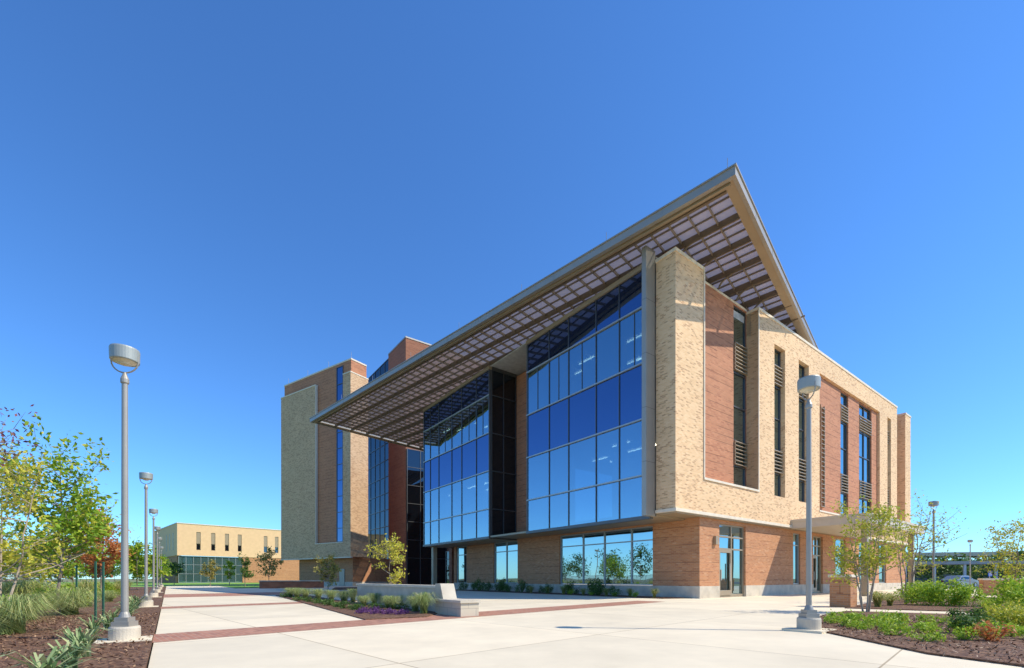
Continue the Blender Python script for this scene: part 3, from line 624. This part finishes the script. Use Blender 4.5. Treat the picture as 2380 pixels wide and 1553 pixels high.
scatter(clump_mesh('fountain_grass',.68,.6,GR1,460,.0045,4,.2),ip,'pale green fountain grass clump in the island bed','grass clump','fountain grasses in the island bed',rn,.9,1.15)
fp=[(gx(x,Y),Y) for x,Y in ((838,13.6),(852,13.9),(866,13.4),(882,13.7),(898,13.3),(910,13.7),(925,13.2),(872,14.3),(845,14.4),(940,13.4))]
scatter(shrub_mesh('purple_flower',.18,.17,FLO,180,.024,5),fp,'low purple leaved plant in the patch at the front of the island bed','plant','purple plants in the island bed',rn)
ip=[(gx(x,Y),Y) for x,Y in ((780,16.8),(800,16),(820,15.4),(840,15.2),(690,21.5),(720,20.5),(750,18.5),(660,25.5),(930,15.6),(960,16.2),(880,15.4),(760,17.6),(735,19.4))]
scatter(shrub_mesh('groundcover_plant',.24,.32,G2,240,.03,6),ip,'low dark green plant at the edge of the island bed','plant','low plants in the island bed',rn)
fb_=[tuple(F(s_,1.6+rn.uniform(-.4,.5))[:2]) for s_ in [5.2+k*1.15+rn.uniform(-.3,.3) for k in range(16)]]
scatter(shrub_mesh('shrub',.75,.42,G2,560,.042,8),fb_,'dark green shrub in the strip below the front windows','shrub','dark shrubs below the front windows',rn,.7,1.4)
fb_=[tuple(F(s_,1.3+rn.uniform(-.3,.4))[:2]) for s_ in (2.0,4.0,5.6,7.4,9.2,11,13)]
scatter(clump_mesh('grass_clump',.55,.45,GR2,220,.006,9,.5),fb_,'straw tipped grass clump in the strip below the front windows','grass clump','grass clumps below the front windows',rn)
fb_=[tuple(F(s_,1.0+rn.uniform(-.1,.2))[:2]) for s_ in (3.2,4.8,6.6,8.4)]
scatter(shrub_mesh('yellow_green_shrub',.35,.3,G6,260,.035,10),fb_,'low yellow green plant in the strip below the front windows','plant','yellow green plants below the front windows',rn)
cp=[]
while len(cp)<24:
    p=(rn.uniform(6.75,9.6),rn.uniform(7.2,11.6))
    if not(p[0]<7.0 and p[1]>8.8) and p[1]<10+(p[0]-6.6)*1.1 and all((p[0]-q[0])**2+(p[1]-q[1])**2>.25 for q in cp): cp.append(p)
scatter(shrub_mesh('groundcover_plant',.3,.33,G6,380,.032,11),cp,'low rounded lime green plant in the near right bed','plant','low plants in the near right bed',rn,.55,1.1)
scatter(shrub_mesh('dark_shrub',.55,.4,G2,650,.04,13),[(gx(2265,8.6),8.6),(gx(2250,10.5),10.5)],'dark blue green shrub in the near right bed','shrub','dark shrubs in the near right bed',rn,.85,1.05)
scatter(shrub_mesh('yellow_shrub',.55,.45,G8,750,.034,14),[(gx(2345,9.4),9.4),(gx(2385,9.0),9.0),(gx(2330,10.6),10.6)],'bright yellow green shrub at the right edge','shrub','yellow shrubs at the right edge',rn,.9,1.1)
scatter(shrub_mesh('red_tinged_shrub',.28,.26,G4,240,.028,15),[(gx(2305,7.6),7.6)],'small reddish plant in the near right bed','plant',None,rn)
scatter(shrub_mesh('green_shrub',1.0,.66,G6,1300,.055,16),[(gx(2140,18),18),(gx(2200,17.5),17.5),(gx(2252,17),17),(gx(2165,20.5),20.5),(gx(2125,22),22)],'bright green rounded shrub beyond the right path','shrub','bright green shrubs beyond the right path',rn,.85,1.15)
scatter(shrub_mesh('tall_green_shrub',1.15,.65,G6,1400,.055,17),[(gx(2365,13),13),(gx(2395,14.4),14.4)],'tall bright green shrub at the right edge before the low wall','shrub','tall green shrubs at the right edge',rn,.9,1.1)
scatter(clump_mesh('grass_clump',.5,.45,GR2,260,.007,18,.5),[(gx(2040,16.8),16.8),(gx(2068,17.5),17.5),(gx(2290,14.8),14.8)],'straw coloured grass clump beyond the right path','grass clump','grass clumps beyond the right path',rn)
def inpoly(p,pl):
    c=False
    for i in range(len(pl)):
        a,b=pl[i],pl[i-1]
        if (a[1]>p[1])!=(b[1]>p[1]) and p[0]<(b[0]-a[0])*(p[1]-a[1])/(b[1]-a[1])+a[0]: c=not c
    return c
m=MB()
def chip(p):
    q=V((p[0],p[1],.035)); leafq(m,q+V((0,0,rn.random()*.02)),rn.uniform(.02,.05),rn.uniform(.007,.014),rn,1.2)
for _ in range(5200):
    p=F(rn.uniform(-8,4),rn.uniform(-23.5,-20.05)); chip(p)
for _ in range(5200):
    p=(rn.uniform(5.7,11),rn.uniform(5,13))
    if inpoly(p,bedA): chip(p)
tag(m.build('mulch_chips',leafmat('mulch_chip_wood',[(0,(.06,.028,.016)),(.6,(.17,.085,.045)),(1,(.32,.2,.11))],.0),recalc=False),'brown bark chips strewn over the planting beds','mulch',kind='stuff')
# ================================================================== SITE FURNITURE
bp=V((gx(1960,17.2),17.2,0))
BPc=thing('brick_pier','short orange brick pier with stone cap behind the right lamp post','pier',bp)
fr=lambda a,d,z:bp+dL*a+dR*d+V((0,0,z))
m=MB(); m.bP(fr,-.33,.33,-.33,.33,0,1.1); m.build('brick_body',ORG,BPc); m=MB(); m.bP(fr,-.37,.37,-.37,.37,1.1,1.2); m.build('stone_cap',STONE,BPc)
b0=V((29.5,29,0)); fr2=lambda a,d,z:b0+V((.96,-.28,0))*a+V((.28,.96,0))*d+V((0,0,z))
LW=thing('low_brick_wall','long low orange brick wall at the right edge behind the shrubs','wall',b0)
m=MB(); m.bP(fr2,0,22,0,.4,0,.95); m.build('brick_body',ORG,LW); m=MB(); m.bP(fr2,-.05,22.05,-.05,.45,.95,1.07); m.build('stone_cap',STONE,LW)
b1=F(36,-13.5); 
LW2=thing('low_brick_wall','low dark brown brick wall across the lawn edge left of the tower','wall',b1)
fr3=lambda a,d,z:b1+dR*a+dL*d+V((0,0,z))
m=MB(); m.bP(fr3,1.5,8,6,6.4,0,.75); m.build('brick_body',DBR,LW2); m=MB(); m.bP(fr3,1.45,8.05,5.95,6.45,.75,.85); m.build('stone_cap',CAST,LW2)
STK=mat('green_stake_paint',(.03,.12,.07),.5)
st=MB(); st.box(-.02,.02,-.015,.015,0,1.45); sk=st.build('tree_stake',STK); tag(sk,'green metal stake left of the first lamp post, left one of the pair','stake','green tree stakes in the left bed')
sk.location=at(222,11.2)
for (px,Y,lab) in ((240,11.6,'green metal stake left of the first lamp post, right one of the pair'),(178,14.4,'green metal stake right beside the trunk of the green left tree')):
    c=dup(sk,label=lab); c.location=at(px,Y)
fe=F(4,-29); FN=thing('chain_link_fence','grey chain link fence behind the left planting bed','fence',fe)
fr4=lambda a,d,z:fe+dL*a+dR*d+V((0,0,z))
GALV=mat('galvanised_steel',(.4,.41,.42),.4,.6,var=.05)
for k in range(17):
    m=MB(); m.tube([fr4(k*3,0,0),fr4(k*3,0,1.5)],.035,8); m.build('post',GALV,FN)
for z_,r_ in ((1.48,.022),(.1,.012)):
    m=MB(); m.tube([fr4(0,0,z_),fr4(48,0,z_)],r_,6); m.build('rail',GALV,FN)
m=MB(); m.bP(fr4,0,48,-.004,.004,.1,1.48); m.build('wire_mesh',perforated('wire_mesh_steel',(.4,.41,.42),.25),FN)
def car(label,loc,rot,col):
    t=thing('parked_car',label,'car')
    prof=[(-2.2,.35),(-2.25,.7),(-2.1,.95),(-1.6,1.0),(-1.05,1.42),(.35,1.45),(1.05,1.02),(1.9,.9),(2.2,.7),(2.22,.35)]
    m=MB(); n=len(prof)
    for y in (-.85,.85):
        m.pts([V((x,y*(.86 if z>1.1 else 1),z)) for x,z in prof])
    m.f.append(tuple(range(n))); m.f.append(tuple(reversed(range(n,2*n))))
    for k in range(n): m.f.append((k,(k+1)%n,n+(k+1)%n,n+k))
    b=m.build('body',mat('car_paint_silver',col,.25,.3,var=.02),t,bevel=.04)
    for y in (-.83,.83):
        m=MB(); s=1 if y>0 else -1
        m.box8([V((-1.45,y+s*.03,1.02)),V((.8,y+s*.03,1.02)),V((.8,y+s*.02,1.03)),V((-1.45,y+s*.02,1.03)),V((-1.0,.745*s,1.36)),V((.3,.745*s,1.38)),V((.3,.735*s,1.39)),V((-1.0,.735*s,1.37))]); m.build('side_window',GD,t)
        for x in (-1.35,1.35):
            m=MB(); m.tube([V((x,y-.1*s,.33)),V((x,y+.06*s,.33))],.33,18); wh=m.build('wheel',mat('tyre_rubber',(.03,.03,.03),.8),t)
            m=MB(); m.tube([V((x,y+.05*s,.33)),V((x,y+.07*s,.33))],.2,14); m.build('rim',GALV,wh)
    for y in (-.6,.6):
        m=MB(); m.box(2.13,2.23,y-.18,y+.18,.66,.78); m.build('headlight',LENS,t)
        m=MB(); m.box(-2.26,-2.17,y-.16,y+.16,.7,.85); m.build('tail_light',mat('tail_light_red',(.4,.02,.02),.3),t)
    t.location=loc; t.rotation_euler=(0,0,rot)
car('silver parked car behind the bright green shrubs',(gx(2230,56),56,-.03),.35,(.3,.32,.34))
sp=V((gx(2300,40),40,0)); SG=thing('parking_sign','small blue accessible parking sign on a post near the car','sign',sp)
m=MB(); m.tube([sp,sp+V((0,0,1.75))],.03,8); m.build('post',GALV,SG)
m=MB(); m.box(sp.x-.17,sp.x+.17,sp.y-.05,sp.y-.033,1.25,1.72); pl=m.build('sign_plate',mat('blue_sign_paint',(.02,.1,.5),.4),SG)
m=MB(); y=sp.y-.06
m.tube([V((sp.x-.02,y,1.62)),V((sp.x-.02,y+.005,1.62))],.035,10)
m.tube([V((sp.x-.02,y,1.58)),V((sp.x-.01,y,1.45)),V((sp.x+.07,y,1.44)),V((sp.x+.1,y,1.33))],.014,6)
m.tube([V((sp.x-.02+.09*math.cos(a),y,1.42+.09*math.sin(a))) for a in [2.0+k*.35 for k in range(13)]],.012,6)
m.build('wheelchair_symbol',mat('white_sign_paint',(.8,.8,.8),.5),pl)
cw=V((52,62,0)); CW=thing('covered_walkway','pale flat covered walkway on white posts beyond the parking lot','walkway cover',cw)
fr5=lambda a,d,z:cw+V((.93,-.36,0))*a+V((.36,.93,0))*d+V((0,0,z))
m=MB(); m.bP(fr5,0,17,0,3,2.9,3.3); m.build('roof',mat('pale_metal_roof',(.5,.48,.43),.6,var=.05),CW)
WP=mat('white_post_paint',(.7,.7,.68),.6,var=.03)
for k in range(6):
    m=MB(); m.bP(fr5,.5+k*3.1,.75+k*3.1,.2,.45,0,2.9); m.build('post',WP,CW)
hb=V((105,150,0)); HB=thing('distant_garage','long low grey parking structure on the right horizon','building',hb)
fr6=lambda a,d,z:hb+V((.97,-.2,0))*a+V((.2,.97,0))*d+V((0,0,z))
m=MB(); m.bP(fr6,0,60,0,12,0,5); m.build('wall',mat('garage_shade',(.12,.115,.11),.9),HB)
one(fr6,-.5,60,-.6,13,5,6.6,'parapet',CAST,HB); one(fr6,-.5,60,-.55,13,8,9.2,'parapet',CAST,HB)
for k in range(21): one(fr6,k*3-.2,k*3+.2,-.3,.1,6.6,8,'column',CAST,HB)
# ================================================================== WORLD / SUN / CAMERA
sd=V((.99,-.14,0)).normalized(); el=math.radians(46)
sun=bpy.data.lights.new('sun','SUN'); sun.energy=5.0; sun.angle=math.radians(.5); sun.color=(1,.94,.8)
so=bpy.data.objects.new('sun',sun); C.objects.link(so)
ld=-(sd*math.cos(el)+V((0,0,math.sin(el)))); so.rotation_euler=ld.to_track_quat('-Z','Y').to_euler()
wd=bpy.data.worlds.new('World'); S.world=wd; wd.use_nodes=True; nt=wd.node_tree
bg=nt.nodes['Background']; sk=nt.nodes.new('ShaderNodeTexSky'); sk.sky_type='NISHITA'; sk.sun_disc=False
sk.sun_elevation=el; sk.sun_rotation=math.atan2(sd.x,sd.y); sk.air_density=1; sk.dust_density=.1; sk.ozone_density=3
mu=nt.nodes.new('ShaderNodeMixRGB'); mu.blend_type='MULTIPLY'; mu.inputs[0].default_value=1; mu.inputs[2].default_value=(.58,1.04,1.55,1)
nt.links.new(sk.outputs[0],mu.inputs[1]); nt.links.new(mu.outputs[0],bg.inputs['Color']); bg.inputs['Strength'].default_value=.15
S.view_settings.view_transform='Standard'; S.view_settings.look='None'; S.view_settings.exposure=0
cam=bpy.data.cameras.new('camera'); cam.sensor_width=36; cam.lens=1077/2380*36; cam.shift_y=(1345-776.5)/2380; cam.clip_end=6000; cam.clip_start=.1
co=bpy.data.objects.new('camera',cam); C.objects.link(co); co.location=(0,0,1.05); co.rotation_euler=(math.pi/2,0,0); S.camera=co
